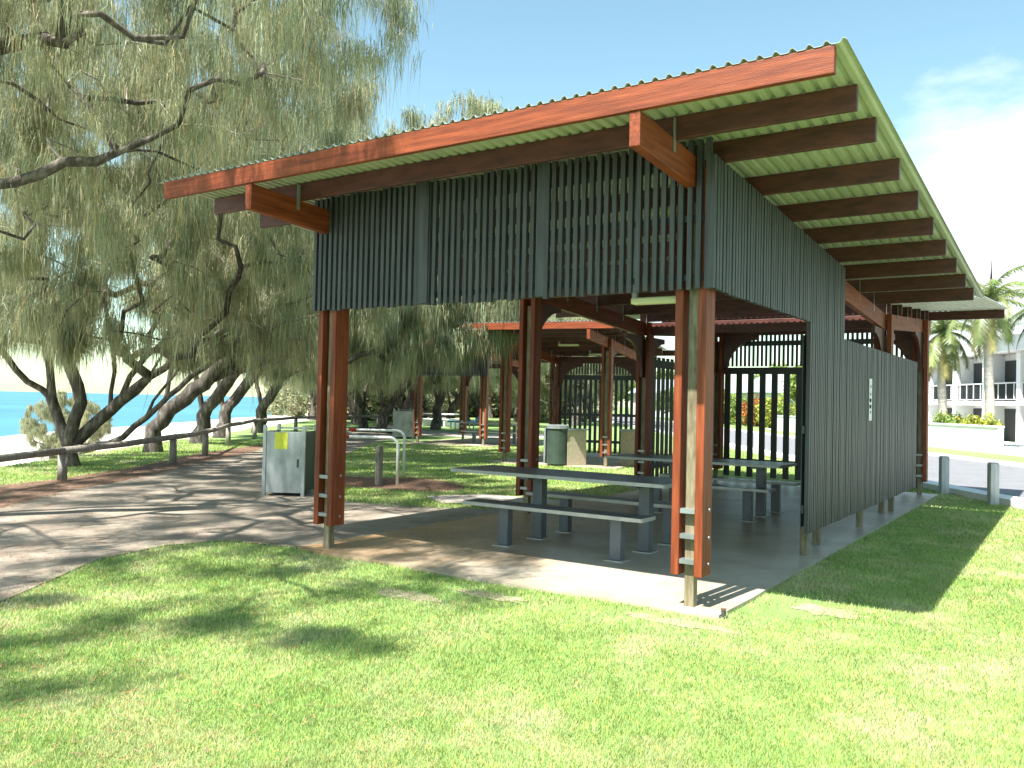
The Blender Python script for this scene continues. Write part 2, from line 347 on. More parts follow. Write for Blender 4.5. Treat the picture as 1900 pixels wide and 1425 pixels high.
    if braces:
        for x in (0, -W):
            for i, y in enumerate(bays):
                zb = zr(y)-ph-.25
                if i < len(bays)-1: brace((x, y+.06, zb), (0, 1))
                if i > 0 and not (x < 0 and i == 1): brace((x, y-.06, zb), (0, -1))
        y = bays[-1]
        zb = zr(y)-ph-.02
        MB().box(-W+.13, -.13, y-.03, y+.03, zb-.2, zb).build('cross_beam', M['dark_shaded_timber'], root, bevel=.005)
        brace((-W+.13, y, zb-.2), (1, 0)); brace((-.13, y, zb-.2), (-1, 0))
        for y in bays[1:-1]:
            zb = zr(y)-ph-.02; MB().box(-W+.13, -.13, y-.03, y+.03, zb-.2, zb).build('cross_beam', M['dark_shaded_timber'], root, bevel=.005)
    # front slat screen
    rs = random.Random(5)
    if front:
        mb = MB(); x = -W-.155
        while x < .15:
            j = rs.uniform(-.003, .003); mb.box(x+j, x+.038+j, -.158, -.118, 2.43+rs.uniform(-.008, .008), zr(-.14)-.03-rs.uniform(0, .02)); x += .0705
        for z in (2.5, 2.95, 3.36): mb.box(-W-.1, .1, -.114, -.098, z, z+.05)
        mb.build('front_slat_screen', M['slat'], root)
        for xm in (-W/3, -2*W/3): MB().box(xm-.06, xm+.06, -.172, -.161, 2.44, zr(-.14)-.03).build('screen_stud', M['slat'], root)
    if side:
        ya, yb, yc, yd = side; mb = MB(); y = -.157
        while y < yd:
            j = rs.uniform(-.003, .003); dx = rs.uniform(-.003, .003)
            if y < ya: z0, z1 = 2.43, zr(y)-ph-.01
            elif y < yb: z0, z1 = .30, zr(y)-ph-.01
            else: z0, z1 = .30, 2.365
            mb.box(.156+dx, .196+dx, y+j, y+.05+j, z0+rs.uniform(-.006, .006), z1); y += .0705
        mb.build('side_slat_wall', M['slat'], root)
        for z, a, b in ((2.50, -.1, yb), (3.0, -.1, yb), (.5, ya, yd), (1.3, ya, yd), (2.2, yb, yd)): MB().box(.128, .153, a, b, z, z+.08).build('wall_rail', M['slat'], root)
        MB().box(.118, .126, ya+.02, yd-.02, .36, 2.3).build('wall_lining', M['slat'], root)
        for yy, z in ((ya+.35, 0), (ya+3.0, 0), (ya+5.2, 0)):
            MB().box(.04, .115, yy-.04, yy+.04, .03, .62).build('wall_foot', M['stub'], root)
        # narrow white plate with dark marks set one above the other
        yy = 5.42; pl = MB().box(.201, .207, yy, yy+.16, 1.42, 1.96).build('notice_plate', M['whitepaint'], root)
        mk = MB()
        for i, z in enumerate((1.86, 1.76, 1.68, 1.60, 1.53)):
            if i in (2, 3): mk.tube([(.211, yy+.05+.03*math.cos(t), z+.022*math.sin(t)) for t in [k*math.pi/5 for k in range(11)]], .007, 4)
            else: mk.box(.208, .210, yy+.055, yy+.105, z-.02, z+.018)
        mk.build('lettering', M['dark'], pl)
    # rear and left open slat screens
    for sc in screens:
        mb = MB(); tall, p, wd = sc['z1'], sc['p'], sc['w']
        if sc['k'] == 'rear':
            y = L+.13; x = -W+sc.get('off', .1)
            while x < -.08: mb.box(x, x+wd, y, y+.03, .13, tall-.02); x += p
            mb.box(-W-.12, .12, y-.045, y-.003, tall-.14, tall); mb.box(-W-.12, .12, y-.045, y-.003, .42, .50)
            if sc.get('mid'): mb.box(-W-.12, .12, y-.045, y-.003, 1.2, 1.28)
            mb.build('rear_slat_screen', M['rail_dark'] if not sc.get('grey') else M['slat'], root)
            if sc.get('up'):
                mb = MB(); x = -W-.1
                while x < .12: mb.box(x, x+.045, y, y+.03, tall+.02, zr(y)-.19); x += .088
                mb.box(-W-.1, .1, y-.04, y-.003, 2.82, 2.92)
                mb.build('upper_slat_screen', M['rail_dark'], root)
        else:
            x = -W-.13; a, b = sc['y']; y = a+.12
            while y < b-.1: mb.box(x-.03, x, y, y+wd, .13, tall+.06); y += p
            mb.box(x+.003, x+.045, a, b, tall-.14, tall); mb.box(x+.003, x+.045, a, b, .42, .50)
            mb.build('left_slat_screen', M['rail_dark'], root)
    if light:
        for (lx, ly) in light:
            z = 2.44 if lx > -1.2 and ly < .5 else zr(ly)-ph-.06
            lf = MB().box(lx-.3, lx+.25, ly-.05, ly+.05, z-.055, z).build('light_fitting', M['tube'], root, bevel=.015)
            MB().box(lx-.3, lx-.26, ly-.02, ly+.02, z, zr(ly)-.04).build('light_bracket', M['steel'], lf)
    return root, zr
BAYS = [0, 3.72, 7.45, 11.0]
S1, zr1 = shelter('picnic_shelter', 3.88, BAYS, 1.13, .9, 1.27, 3.665, 7.3, .068, (0, 0, 0), 0, True, (2.57, 4.02, 0, 9.25),
    [dict(k='rear', z1=2.38, p=.245, w=.12, up=True, off=.12), dict(k='left', z1=2.38, p=.2, w=.10, y=(7.6, 10.9))],
    'large open picnic shelter with orange timber fascia and grey slatted walls nearest the camera', None, light=[(-.35, .25)])
p2 = site(2.33, 20.9)
S2, _ = shelter('picnic_shelter', 2.7, [0, 3.7], 1.6, 1.4, .6, 3.44, 3.7, .06, p2, R(11), False, None,
    [dict(k='rear', z1=2.4, p=.155, w=.085, mid=True, grey=True, up=True)],
    'smaller timber shelter without front slats, seen through the large shelter', None, light=[(-1.2, .6), (-1.0, 2.6)])
p3 = site(-.95, 29.6)
S3, _ = shelter('picnic_shelter', 2.6, [0, 3.7], 1.3, 1.3, .7, 3.55, 3.7, .06, p3, R(11), True, None, [],
    'farthest small timber shelter, partly behind hanging foliage, with slats under its roof', None, light=None)
for nm, P_, rz_, W_ in (('second_slab', p2, R(11), 2.7), ('third_slab', p3, R(11), 2.6)):
    q = [Matrix.Rotation(rz_, 3, 'Z') @ Vector(v)+P_ for v in ((-W_-.4, -.4, 0), (.4, -.4, 0), (.4, 5, 0), (-W_-.4, 5, 0))]
    poly(nm, [(a.x, a.y) for a in q], .03, M['concrete_far'], .1)

# ------------------------------------------------------------------ tables and benches
def table(loc, rz=0, label='', L=2.55, off=-.62):
    r = tag(empty('picnic_table', loc, rz), label, 'picnic table', 'picnic tables under the shelters')
    mb = MB(); x0, x1 = -1.45+off+.5, 1.05
    for i in range(4): y = -.40+i*.202; mb.box(x0, x1, y, y+.192, .715, .75)
    mb.build('table_top', M['table'], r, bevel=.004)
    for q in ((x0, x1, -.412, -.402), (x1+.002, x1+.012, -.41, .41), (x0-.012, x0-.002, -.41, .41)): MB().box(*q, .712, .748).build('edge_trim', M['edge'], r)
    for x in (-.62, .68):
        l = MB().box(x-.06, x+.06, -.06, .06, .012, .68).build('leg', M['table'], r, bevel=.006)
        MB().box(x-.05, x+.05, -.34, .34, .682, .712).build('crosspiece', M['table'], l)
        MB().box(x-.1, x+.1, -.1, .1, 0, .01).build('foot_plate', M['edge'], l)
    return r
def bench(loc, rz=0, label=''):
    r = tag(empty('bench', loc, rz), label, 'bench', 'benches beside the picnic tables')
    mb = MB()
    for i in range(2): y = -.145+i*.148; mb.box(-1.08, 1.02, y, y+.142, .415, .45)
    mb.build('seat', M['table'], r, bevel=.004)
    for q in ((-1.08, 1.02, -.157, -.147), (1.022, 1.032, -.15, .15)): MB().box(*q, .412, .448).build('edge_trim', M['edge'], r)
    for x in (-.62, .70):
        l = MB().box(x-.06, x+.06, -.05, .05, .012, .412).build('leg', M['table'], r, bevel=.006)
        MB().box(x-.1, x+.1, -.09, .09, 0, .01).build('foot_plate', M['edge'], l)
    return r
Z0 = .03
table((-1.97, 1.98, Z0), 0, 'long charcoal picnic table nearest the camera in the large shelter')
bench((-1.99, 1.33, Z0), 0, 'front charcoal bench beside the nearest picnic table, half in sun')
bench((-1.99, 2.60, Z0), 0, 'bench behind the nearest picnic table, shaded by its top')
table((-1.95, 5.75, Z0), 0, 'second charcoal picnic table, deeper in the large shelter')
bench((-1.95, 5.12, Z0), 0, 'bench in front of the second, deeper picnic table')
bench((-1.95, 6.38, Z0), 0, 'bench on the far side of the second, deeper picnic table')
# seat by the wall: brown box under the slats
def rot(P_, rz_, v): return Matrix.Rotation(rz_, 3, 'Z') @ Vector(v)+P_
table(rot(p3, R(11), (-.3, 1.9, Z0)), R(11), 'small distant picnic table under the farthest shelter')
bench(rot(p3, R(11), (-.3, 1.2, Z0)), R(11), 'small distant bench under the farthest shelter')

# ------------------------------------------------------------------ bins, barbecues, rails, peg, sign, bollards
def enclosure(loc, rz, w, d, h, label, notice=False):
    r = tag(empty('bin_enclosure', loc, rz), label, 'bin enclosure')
    for x in (-w/2+.025, w/2-.025):
        for y in (0, d): MB().box(x-.025, x+.025, y-.025, y+.025, 0, h+.10).build('corner_post', M['steel'], r)
    f = MB(); f.box(-w/2+.052, w/2-.052, -.012, .0, .05, h); f_ = f.build('front_panel', M['steel'], r, bevel=.003)
    for s in (-1, 1):
        mb = MB(); y = .04
        while y < d-.06: mb.box(s*w/2-s*.035-.01, s*w/2-s*.035+.01, y, y+.045, .05, h); y += .062
        mb.build('side_slat_panel', M['greenbin'], r)
    MB().box(w/2-.12, w/2-.10, -.035, -.0135, h*.45, h*.58).build('handle', M['rail_dark'], f_)
    b = MB(); b.box(-w/2+.08, w/2-.08, .08, d-.06, .06, h-.12); b.box(-w/2+.06, w/2-.06, .06, d-.04, h-.115, h-.05)
    b.build('wheelie_bin', M['greenbin'], r, bevel=.02)
    MB().box(-w/2+.06, w/2-.06, d-.035, d-.02, h+.02, h+.05).build('top_rail', M['steel'], r)
    if notice: MB().box(-.13+w*.02-.03, .07+w*.02-.03, -.017, -.0135, h-.27, h-.012).build('notice', M['yellow'], r)
    return r
b1 = Vector((-7.86, 2.9, .012)); enclosure(b1, R(33), .66, .75, 1.0, 'galvanised bin enclosure with yellow notice on the path beside the shelter', True)
b2 = site(-4.35, 34.5); enclosure(b2, R(30), .85, .9, 1.1, 'distant blue-grey bin enclosure on the grass by the fence')
# litter bin drum in shelter 2 and barbecue cabinets
def drum(loc, label):
    r = tag(empty('litter_bin', loc), label, 'bin')
    MB().tube([(0, 0, .03), (0, 0, .9)], .26, 20).build('bin_body', M['greenbin'], r, smooth=False)
    MB().tube([(0, 0, .9), (0, 0, .97), (0, 0, 1.0)], [.29, .29, .2], 20).build('bin_lid', M['steel'], r)
    MB().box(-.33, -.28, -.1, .1, .03, .9).build('post', M['steel'], r); return r
drum(site(1.15, 21.1, .03), 'round dark green bin with steel lid on the second shelter slab')
def bbq(loc, rz, label, w=.5):
    r = tag(empty('barbecue_cabinet', loc, rz), label, 'barbecue', 'barbecue cabinets in the second shelter')
    MB().box(-w/2, w/2, -.3, .3, .0, .86).build('brick_base', M['tan'], r, bevel=.008)
    MB().box(-w/2-.03, w/2+.03, -.33, .33, .862, .90).build('steel_top', M['steel'], r, bevel=.004)
    MB().box(-w/2+.08, w/2-.08, -.306, -.302, .12, .7).build('cabinet_door', M['tan'], r)
    return r
bbq(site(1.55, 21.3, .03), R(-22), 'small tan barbecue cabinet beside the round green bin', .34)
bbq(site(3.22, 21.7, .03), R(-22), 'tan barbecue cabinet at the right of the second shelter', .62)
def rail(p0, dirv, ln, h, label):
    r = tag(empty('bent_rail', p0), label, 'barrier rail', 'bent white pipe rails by the path'); d = Vector(dirv).normalized()
    pts = []; rr = .16
    def arc(c, a0, a1, s): return [(c+d*(s*math.cos(a)*rr)+Vector((0, 0, math.sin(a)*rr))) for a in [a0+(a1-a0)*i/6 for i in range(7)]]
    pts = [Vector((0, 0, 0))]+arc(d*rr+Vector((0, 0, h-rr)), math.pi, math.pi/2, 1)+arc(d*(ln-rr)+Vector((0, 0, h-rr)), math.pi/2, 0, 1)+[d*ln]
    MB().tube(pts, .027, 10).build('pipe', M['whitepaint'], r, smooth=True)
    q = d*(ln*.58)+Vector((0, 0, h)); MB().tube([q, q+d*.16], .0295, 10).build('red_band', M['red'], r, smooth=True)
    for k in (0, 1): pass
    return r
rail((-7.55, 5.21, 0), (-.80, -.50, 0), 1.5, .88, 'nearer of two bent white pipe rails with a bright red band')
rail((-9.0, 7.05, 0), (-.80, -.50, 0), 1.7, .92, 'farther of two bent white pipe rails with a dull red band')
tag(MB().box(-.05, .05, -.05, .05, 0, .72).build('timber_post', M['oldwood'], None, bevel=.008), 'short weathered timber post under the white rails', 'post').location = (-7.98, 5.2, 0)
t = tag(empty('stake', (.30, -.10, 0)), 'small dark stake in the grass at the slab corner', 'stake')
MB().tube([(0, 0, 0), (0, 0, .055), (.003, 0, .062)], [.016, .018, .012], 10).build('stake_shaft', M['rail_dark'], t)
MB().tube([(0, 0, .0625), (0, 0, .075)], .021, 10).build('stake_cap', M['litter'], t)
# bollards beside the road
def bollard(loc, label, h=.72):
    r = tag(empty('bollard', loc, -YAW), label, 'bollard', 'timber bollards along the kerb')
    MB().box(-.075, .075, -.06, .06, 0, h-.02).build('bollard_post', M['bollard'], r, bevel=.01)
    MB().box(-.068, .068, -.053, .053, h-.02, h).build('bollard_top', M['bollard'], r, bevel=.008)
    return r
for i, d in enumerate((14.45, 16.15, 20.2, 22.2, 24.3, 28.5, 33, 38, 44)):
    bollard(site(8.2 if i else 8.17, d), ['right-hand grey bollard in front of the asphalt road', 'grey bollard left of the nearest one, just beside the shelter corner', 'first bollard seen between the rear slats of the large shelter'][i] if i < 3 else 'distant grey kerbside bollard seen between the rear slats', .72)
# round sign beyond the slats
s = tag(empty('road_sign', site(5.35, 22.5)), 'white sign with a red ring seen through the slats', 'sign')
MB().tube([(0, 0, 0), (0, 0, 2.2)], .03, 8).build('sign_pole', M['steel'], s)
Mz = Matrix.Rotation(-YAW, 3, 'Z')
def rotp(o): o.rotation_euler = (0, 0, -YAW+.15); return o
rotp(MB().box(-.22, .22, -.05, -.035, 1.45, 2.15).build('sign_plate', M['whitepaint'], s, bevel=.002))
rotp(MB().tube([(.15*math.cos(a), -.056, 1.88+.15*math.sin(a)) for a in [i*math.pi/12 for i in range(25)]], .018, 6).build('red_ring', M['red'], s))

# ------------------------------------------------------------------ log fence on the beach side
FP = [(-7.9, 7.5), (-7.85, 11.2), (-7.8, 14.9), (-7.5, 19.0), (-7.75, 21.7), (-8.7, 26.3), (-9.3, 31), (-9.2, 36.5), (-8.2, 41), (-7.0, 45), (-6, 49), (-5, 54), (-4, 60)]
hh = [.5, .5, .5, .58, .60, .62, .66, .66, .66, .66, .66, .66, .66]
fr = tag(empty('log_fence', site(*FP[0])), 'weathered log rail fence on short posts along the beach path', 'fence')
o0 = site(*FP[0])
for i, (l, d) in enumerate(FP):
    p = site(l, d)-o0; MB().tube([p, p+Vector((0, 0, hh[i]-.03))], [.085, .075], 10).build('fence_post', M['oldwood'], fr, smooth=True)
for i in range(len(FP)-1):
    a = site(*FP[i])-o0; b = site(*FP[i+1])-o0; a.z = hh[i]+.03; b.z = hh[i+1]+.03; m_ = (a+b)/2; m_.z -= .02
    MB().tube([a, m_, b], [.065, .06, .062], 10).build('log_rail', M['oldwood'], fr, smooth=True)

# ------------------------------------------------------------------ white apartment building, wall, house
def building():
    r = tag(empty('apartment_building', site(27, 62)), 'white two-storey apartment block with deep balconies across the road', 'building')
    r.rotation_euler = (0, 0, -YAW)        # local x = inland, y = along the coast
    # local frame: origin at l=27,d=62 ; facade plane x=0, bays towards -y
    LEN = 36; bay = 3.3; nb = int(LEN/bay)
    w_ = MB(); w_.box(1.1, 16, -LEN, 0, -.4, 4.9); w_.build('wall', M['white'], r)
    for k in range(nb+1):
        y = -k*bay; MB().box(0, 1.095, y-.18, y+.18, -.4, 4.82).build('fin_wall', M['white'], r)
    MB().box(-.15, 1.09, -LEN-.2, .2, 2.0, 2.22).build('balcony_floor', M['white'], r)
    rf = MB(); rf.box(-.5, 16.5, -LEN-.4, -14.0, 4.92, 5.75); rf.build('parapet', M['white'], r)
    MB().box(-.3, 16.3, -13.95, .5, 4.92, 5.3).build('parapet', M['white'], r)
    # curved metal roof over the southern half
    n = 16; v = []; 
    for i in range(n+1):
        t = i/n; x = -1.2+t*18; z = 5.95+1.6*math.sin(math.pi*min(1, t*.9+.05)); v += [(x, -LEN-.8, z), (x, -14.4, z), (x, -LEN-.8, z-.15), (x, -14.4, z-.15)]
    f = []
    for i in range(n):
        a = 4*i; b = a+4; f += [(a, a+1, b+1, b), (a+2, b+2, b+3, a+3), (a, b, b+2, a+2), (a+1, a+3, b+3, b+1)]
    f += [(0, 2, 3, 1), (4*n, 4*n+1, 4*n+3, 4*n+2)]
    MB().add(v, f).build('curved_roof', M['sheet_top'], r)
    for k in range(nb):
        y0 = -(k+1)*bay+.2; y1 = -k*bay-.2
        for z, h in ((2.24, 2.3), (-.38, 2.2)):
            wn = MB().box(1.06, 1.098, y0+.04, y1-.04, z, z+h).build('window', M['dark'], r)
            MB().box(1.03, 1.057, (y0+y1)/2-.03, (y0+y1)/2+.03, z, z+h).build('window_frame', M['white'], wn)
        rb = MB(); rb.box(.1, .14, y0, y1, 3.2, 3.26); rb.box(.1, .14, y0, y1, 2.3, 2.34)
        y = y0+.35
        while y < y1: rb.box(.105, .135, y, y+.045, 2.34, 3.2); y += .75
        rb.build('balcony_rail', M['whitepaint'], r)
        MB().box(.15, .158, y0+.02, y1-.02, 2.36, 3.18).build('glass_panel', M['glassy'], r)
    return r
building()
wl = tag(empty('garden_wall', site(18.6, 30)), 'low white rendered wall in front of the apartment block', 'wall'); wl.rotation_euler = (0, 0, -YAW)
MB().box(0, .2, 2.6, 30, -.1, 1.0).build('wall_body', M['white'], wl); MB().box(-.04, .24, 2.58, 30, 1.003, 1.07).build('wall_cap', M['white'], wl)
pf = tag(empty('pool_fence', site(18.6, 30)), 'pale slatted fence continuing the low white wall to the right', 'fence'); pf.rotation_euler = (0, 0, -YAW)
for k in range(6): MB().box(0, .25, -15+k*3.0, -14.75+k*3.0, -.1, 1.07).build('pier', M['white'], pf)
for k in range(5):
    mb = MB(); y = -14.7+k*3.0
    while y < -14.7+k*3.0+2.68: mb.box(.1, .13, y, y+.03, .12, .95); y += .09
    mb.box(.09, .14, -14.74+k*3, -12.01+k*3, .95, 1.0); mb.box(.09, .14, -14.74+k*3, -12.01+k*3, .08, .118)
    mb.build('picket_panel', M['whitepaint'], pf)
MB().box(.02, .22, -15, 2.5, -.1, .075).build('plinth', M['white'], pf)
def house(l, d, w_, dp, h, label, name='house', rz=0):
    r = tag(empty(name, site(l, d), -YAW+rz), label, 'house')
    MB().box(-w_/2, w_/2, -dp/2, dp/2, 0, h).build('wall', M['white'], r)
    v = [(-w_/2-.5, -dp/2-.5, h+.004), (w_/2+.5, -dp/2-.5, h+.004), (w_/2+.5, dp/2+.5, h+.004), (-w_/2-.5, dp/2+.5, h+.004), (-w_/2+2, 0, h+2), (w_/2-2, 0, h+2)]
    MB().add(v, [(3, 2, 1, 0), (0, 1, 5, 4), (1, 2, 5), (2, 3, 4, 5), (3, 0, 4)]).build('roof', M['sheet_top'], r)
    k = -w_/2+1
    while k < w_/2-1.6:
        wn = MB().box(k, k+1.4, -dp/2-.03, -dp/2-.002, 1.0, 2.2).build('window', M['glassy'], r); MB().box(k+.68, k+.72, -dp/2-.045, -dp/2-.032, 1.0, 2.2).build('window_frame', M['whitepaint'], wn); k += 3
    return r
house(29, 84, 12, 9, 3.0, 'white single-storey house seen between the rear slats, behind shrubs')
house(24, 118, 14, 9, 3.2, 'far white house at the end of the road')

# ------------------------------------------------------------------ vegetation
def frames(n, rg):
    a = rg.uniform(0, 2*np.pi, n); return np.stack([np.cos(a), np.sin(a), np.zeros(n)], 1)
def strands(org, ln, width, rg, spread=.35):
    # pendulous needle strands: out, then down; 5 vertices each
    n = len(org); o = frames(n, rg); ou = rg.uniform(.1, 1, n)[:, None]*spread
    L_ = (ln*rg.uniform(.45, 1.25, n))[:, None]
    dn = np.array([[0, 0, -1.0]])
    p1 = org+(o*ou*.9+dn*(.28))*L_*.5; p2 = p1+(o*ou*.35+dn*1.0+rg.normal(0, .12, (n, 3)))*L_*.7
    wv = frames(n, rg)*(width*rg.uniform(.6, 1.3, n))[:, None]*.5
    co = np.stack([org-wv*.6, org+wv*.6, p1+wv, p1-wv, p2], 1).reshape(-1, 3)
    b = np.arange(n)*5
    q = np.stack([b, b+1, b+2, b+3], 1); t = np.stack([b+3, b+2, b+4], 1)
    flat = np.concatenate([q, t], 1).ravel(); tot = np.tile([4, 3], n)
    return co, flat, tot
def tones(n, k, rg, lo=.65, hi=1.3, brown=.06):
    t = rg.uniform(lo, hi, (n, 1))*np.array([[1, 1, 1]]); h = rg.uniform(-.12, .12, n); t[:, 0] *= 1+h; t[:, 2] *= 1-h
    br = rg.random(n) < brown; t[br] = t[br]*np.array([1.5, 1.0, .8]); return np.repeat(t, k, 0)
def grow(limbs, attr, rg, step=.30, droop=.25):
    P = []; par = []
    for lb in limbs:      # limb: (parent spec, points)
        pi = lb[0]
        pts = [np.array(p, float) for p in lb[1]]
        if pi is None: P.append(pts[0]); par.append(-1); last = len(P)-1
        else: last = int(np.argmin([np.linalg.norm(np.array(q)-pts[0]) for q in P]))
        for a, b in zip(pts[:-1], pts[1:]):
            n = max(1, int(np.linalg.norm(b-a)/step))
            for i in range(1, n+1):
                q = a+(b-a)*i/n+rg.normal(0, .035, 3); P.append(q); par.append(last); last = len(P)-1
    base = P[0].copy(); nl = len(P)
    order = np.argsort(np.linalg.norm(attr-np.array(limbs[0][1][-1]), axis=1)+rg.uniform(0, 1, len(attr)))
    for ai in order:
        a = attr[ai]; A = np.array(P); dv = a-A; dist = np.linalg.norm(dv, axis=1)+np.maximum(0, -dv[:, 2])*.6+(np.arange(len(A)) < 3)*5
        j = int(np.argmin(dist)); d = np.linalg.norm(a-A[j])
        if d < .25: continue
        n = max(1, int(d/step)); p0 = A[j]; last = j; mid = (p0+a)/2+np.array([0, 0, min(.5, d*.15)])+rg.normal(0, d*.07, 3)
        for i in range(1, n+1):
            t = i/n; q = p0*(1-t)**2+mid*2*t*(1-t)+a*t*t+rg.normal(0, .03, 3); P.append(q); par.append(last); last = len(P)-1
    return np.array(P), np.array(par), nl
def ell(c, r, n, rg, shell=.35):
    v = rg.normal(0, 1, (n, 3)); v /= np.linalg.norm(v, axis=1)[:, None]; u = rg.uniform(shell**3, 1, n)**(1/3)
    return np.array(c)+v*u[:, None]*np.array(r)
def casuarina(name, base, limbs, blobs, nstr, width, ln, seed, label, group=None, r0=.17, rz=0, keep=None, rmin=.0055, rcap=.3):
    """limbs and blobs in survey coordinates (l, d, z) relative to base"""
    rg = np.random.default_rng(seed); B = site(*base)
    root = tag(empty(name, B, -YAW+rz), label, 'tree', group)
    at = np.concatenate([ell(c, r, n, rg) for c, r, n in blobs])
    if keep is not None: at = at[keep(at)]
    P, par, nl = grow(limbs, at, rg)
    n = len(P); tips = np.zeros(n); ch = [[] for _ in range(n)]
    for i in range(n):
        if par[i] >= 0: ch[par[i]].append(i)
    for i in range(n-1, -1, -1):
        if not ch[i]: tips[i] = 1
        if par[i] >= 0: tips[par[i]] += tips[i]
    rad = np.minimum(rcap, np.maximum(rmin, r0*(tips/tips[0])**.55))
    tb = MB(); lm = MB()
    # chains
    starts = [(i, None) for i in range(n) if par[i] < 0]; stack = [(s_, None) for s_, _ in starts]
    while stack:
        i, pj = stack.pop(); chain = [i] if pj is None else [pj, i]
        cur = i
        while ch[cur]:
            k_ = max(ch[cur], key=lambda c_: tips[c_])
            for c_ in ch[cur]:
                if c_ != k_: stack.append((c_, cur))
            chain.append(k_); cur = k_
        if len(chain) < 2: continue
        rs = [float(rad[c_]) for c_ in chain]
        if pj is not None: rs[0] = min(rs[0], rs[1]*1.25)
        else:
            for q_ in range(min(3, len(rs))): rs[q_] *= (1.45, 1.2, 1.08)[q_]
        big = rs[0] > .022
        tb.tube([P[c_] for c_ in chain], rs, 9 if big else 4, 0 if big else 1, cap=False)
    tb.build('trunk', [M['bark'], M['palebark']], root, smooth=True)
    # foliage on thin nodes
    thin = np.where((tips <= 5) & (np.arange(n) >= nl*0))[0]
    thin = thin[P[thin][:, 2] > 1.2]
    wgt = np.exp(rg.normal(0, .7, len(thin)))             # uneven clumps, gaps between
    idx = rg.choice(thin, nstr//9, p=wgt/wgt.sum())
    pj = P[np.maximum(par[idx], 0)]; tt = rg.random(len(idx))[:, None]
    o = P[idx]*tt+pj*(1-tt)+rg.normal(0, .10, (len(idx), 3))
    lnn = np.clip(rg.lognormal(-.25, .42, len(idx)), .3, 1.9)*ln
    org = np.repeat(o, 9, 0)+rg.normal(0, 1, (len(idx)*9, 3))*np.repeat(rg.uniform(.02, .10, len(idx)), 9)[:, None]; l9 = np.repeat(lnn, 9)
    co, fl, tot = strands(org, l9, width, rg)
    tuft = np.repeat(rg.uniform(.72, 1.25, len(idx)), 9)[:, None]
    tn = tones(len(org), 1, rg)*tuft; tn = np.repeat(tn, 5, 0)
    np_mesh('crown', co, fl, tot, M['needle'], tn, root)
    return root
def copy_tree(o, loc, rz, sc, label):
    c = o.copy(); C.objects.link(c); c.location = loc; c.rotation_euler = (0, 0, rz); c.scale = (sc, sc, sc); c['label'] = label
    for chd in [x for x in bpy.data.objects if x.parent == o]:
        d = chd.copy(); C.objects.link(d); d.parent = c; d.matrix_parent_inverse = chd.matrix_parent_inverse.copy()
    return c
GT = 'she-oaks along the beach fence'
# T0: big tree just outside the left of the view, limbs reaching over the path
T0 = casuarina('she_oak_tree', (-9.2, 8.5), [(None, [(0, 0, 0), (.3, .1, 1.6), (.8, .2, 3.0), (1.6, .3, 4.2), (2.9, .8, 5.0)]),
    (0, [(.3, .1, 1.6), (.1, -1.6, 3.2), (.8, -3.4, 5.0), (2.0, -5.2, 6.0)]), (0, [(.8, .2, 3.0), (2.4, 1.4, 3.7), (4.0, 1.9, 4.4), (5.2, 2.2, 5.0)]), (0, [(.8, .2, 3.0), (.3, 2.2, 4.6), (.8, 3.6, 6.2)])],
    [((4.3, 2.4, 6.8), (3.6, 3.4, 2.1), 560), ((3.2, -4.2, 6.6), (3.8, 3.4, 1.6), 300), ((2.0, 3.6, 5.6), (3.2, 2.6, 2.4), 220), ((1.5, -.8, 6.6), (3.4, 2.6, 1.6), 180),
     ((5.5, -2.5, 7.3), (2.1, 1.4, .8), 300), ((6.0, 1.8, 8.3), (1.5, 2.2, 1.2), 60)], 180000, .0095, .50, 11,
    'nearest she-oak, its pale limbs and drooping foliage hanging in over the path from the left', GT, .18)
T1 = casuarina('she_oak_tree', (-9.1, 17.8), [(None, [(0, 0, -.1), (-.1, 0, .35)]),
    (0, [(-.1, 0, .35), (-.55, .1, 1.4), (-.75, .2, 2.5), (-1.3, .2, 3.8), (-1.4, .2, 5.2)]),
    (0, [(-.55, .1, 1.4), (-1.2, -.2, 2.0), (-1.9, -.4, 3.0), (-2.4, -.5, 3.9)]),
    (0, [(-.1, 0, .35), (.15, -.1, 1.3), (-.15, -.2, 2.4), (-.5, -.3, 3.2), (-.9, -.4, 4.6)]),
    (0, [(-.1, 0, .35), (.6, .2, 1.2), (1.2, .3, 2.2), (1.6, .4, 3.4), (2.3, .5, 4.9)]),
    (0, [(.6, .2, 1.2), (1.5, .0, 1.9), (2.4, -.2, 2.5), (3.5, -.3, 3.2), (5.2, -.5, 3.6)]),
    (0, [(-.15, -.2, 2.4), (.2, -.3, 3.2), (.9, -.5, 4.0)]), (0, [(.6, .2, 1.2), (.75, .1, 2.3), (.6, 0, 3.4), (.2, 0, 4.4)]), (0, [(1.5, 0, 1.9), (1.9, .3, 2.9), (2.8, .5, 3.6), (3.6, .6, 4.6)]),
    (0, [(1.2, .3, 2.2), (2.2, .1, 3.0), (3.6, -.1, 3.5)]), (0, [(-.75, .2, 2.5), (-.3, .1, 3.3), (.1, 0, 4.2)]),
    (0, [(-.1, 0, .35), (.9, -.3, .5), (1.7, -.5, 1.1), (2.6, -.6, 1.9), (3.9, -.8, 2.8), (5.6, -1.2, 3.3)]), (0, [(1.7, -.5, 1.1), (2.1, -.3, 1.9), (3.0, -.4, 2.7), (4.4, -.5, 3.3)])],
    [((1.8, -1.4, 6.6), (4.9, 4.0, 2.6), 560), ((-1.6, 0, 4.9), (2.6, 3, 2.3), 190), ((4.6, -1.4, 4.4), (3.0, 2.8, 1.6), 200), ((1.8, -1.2, 3.1), (4.6, 2.0, 1.0), 260)], 145000, .013, .58, 12,
    'spreading multi-trunked she-oak behind the log fence at the left', GT, .25, rcap=.125)
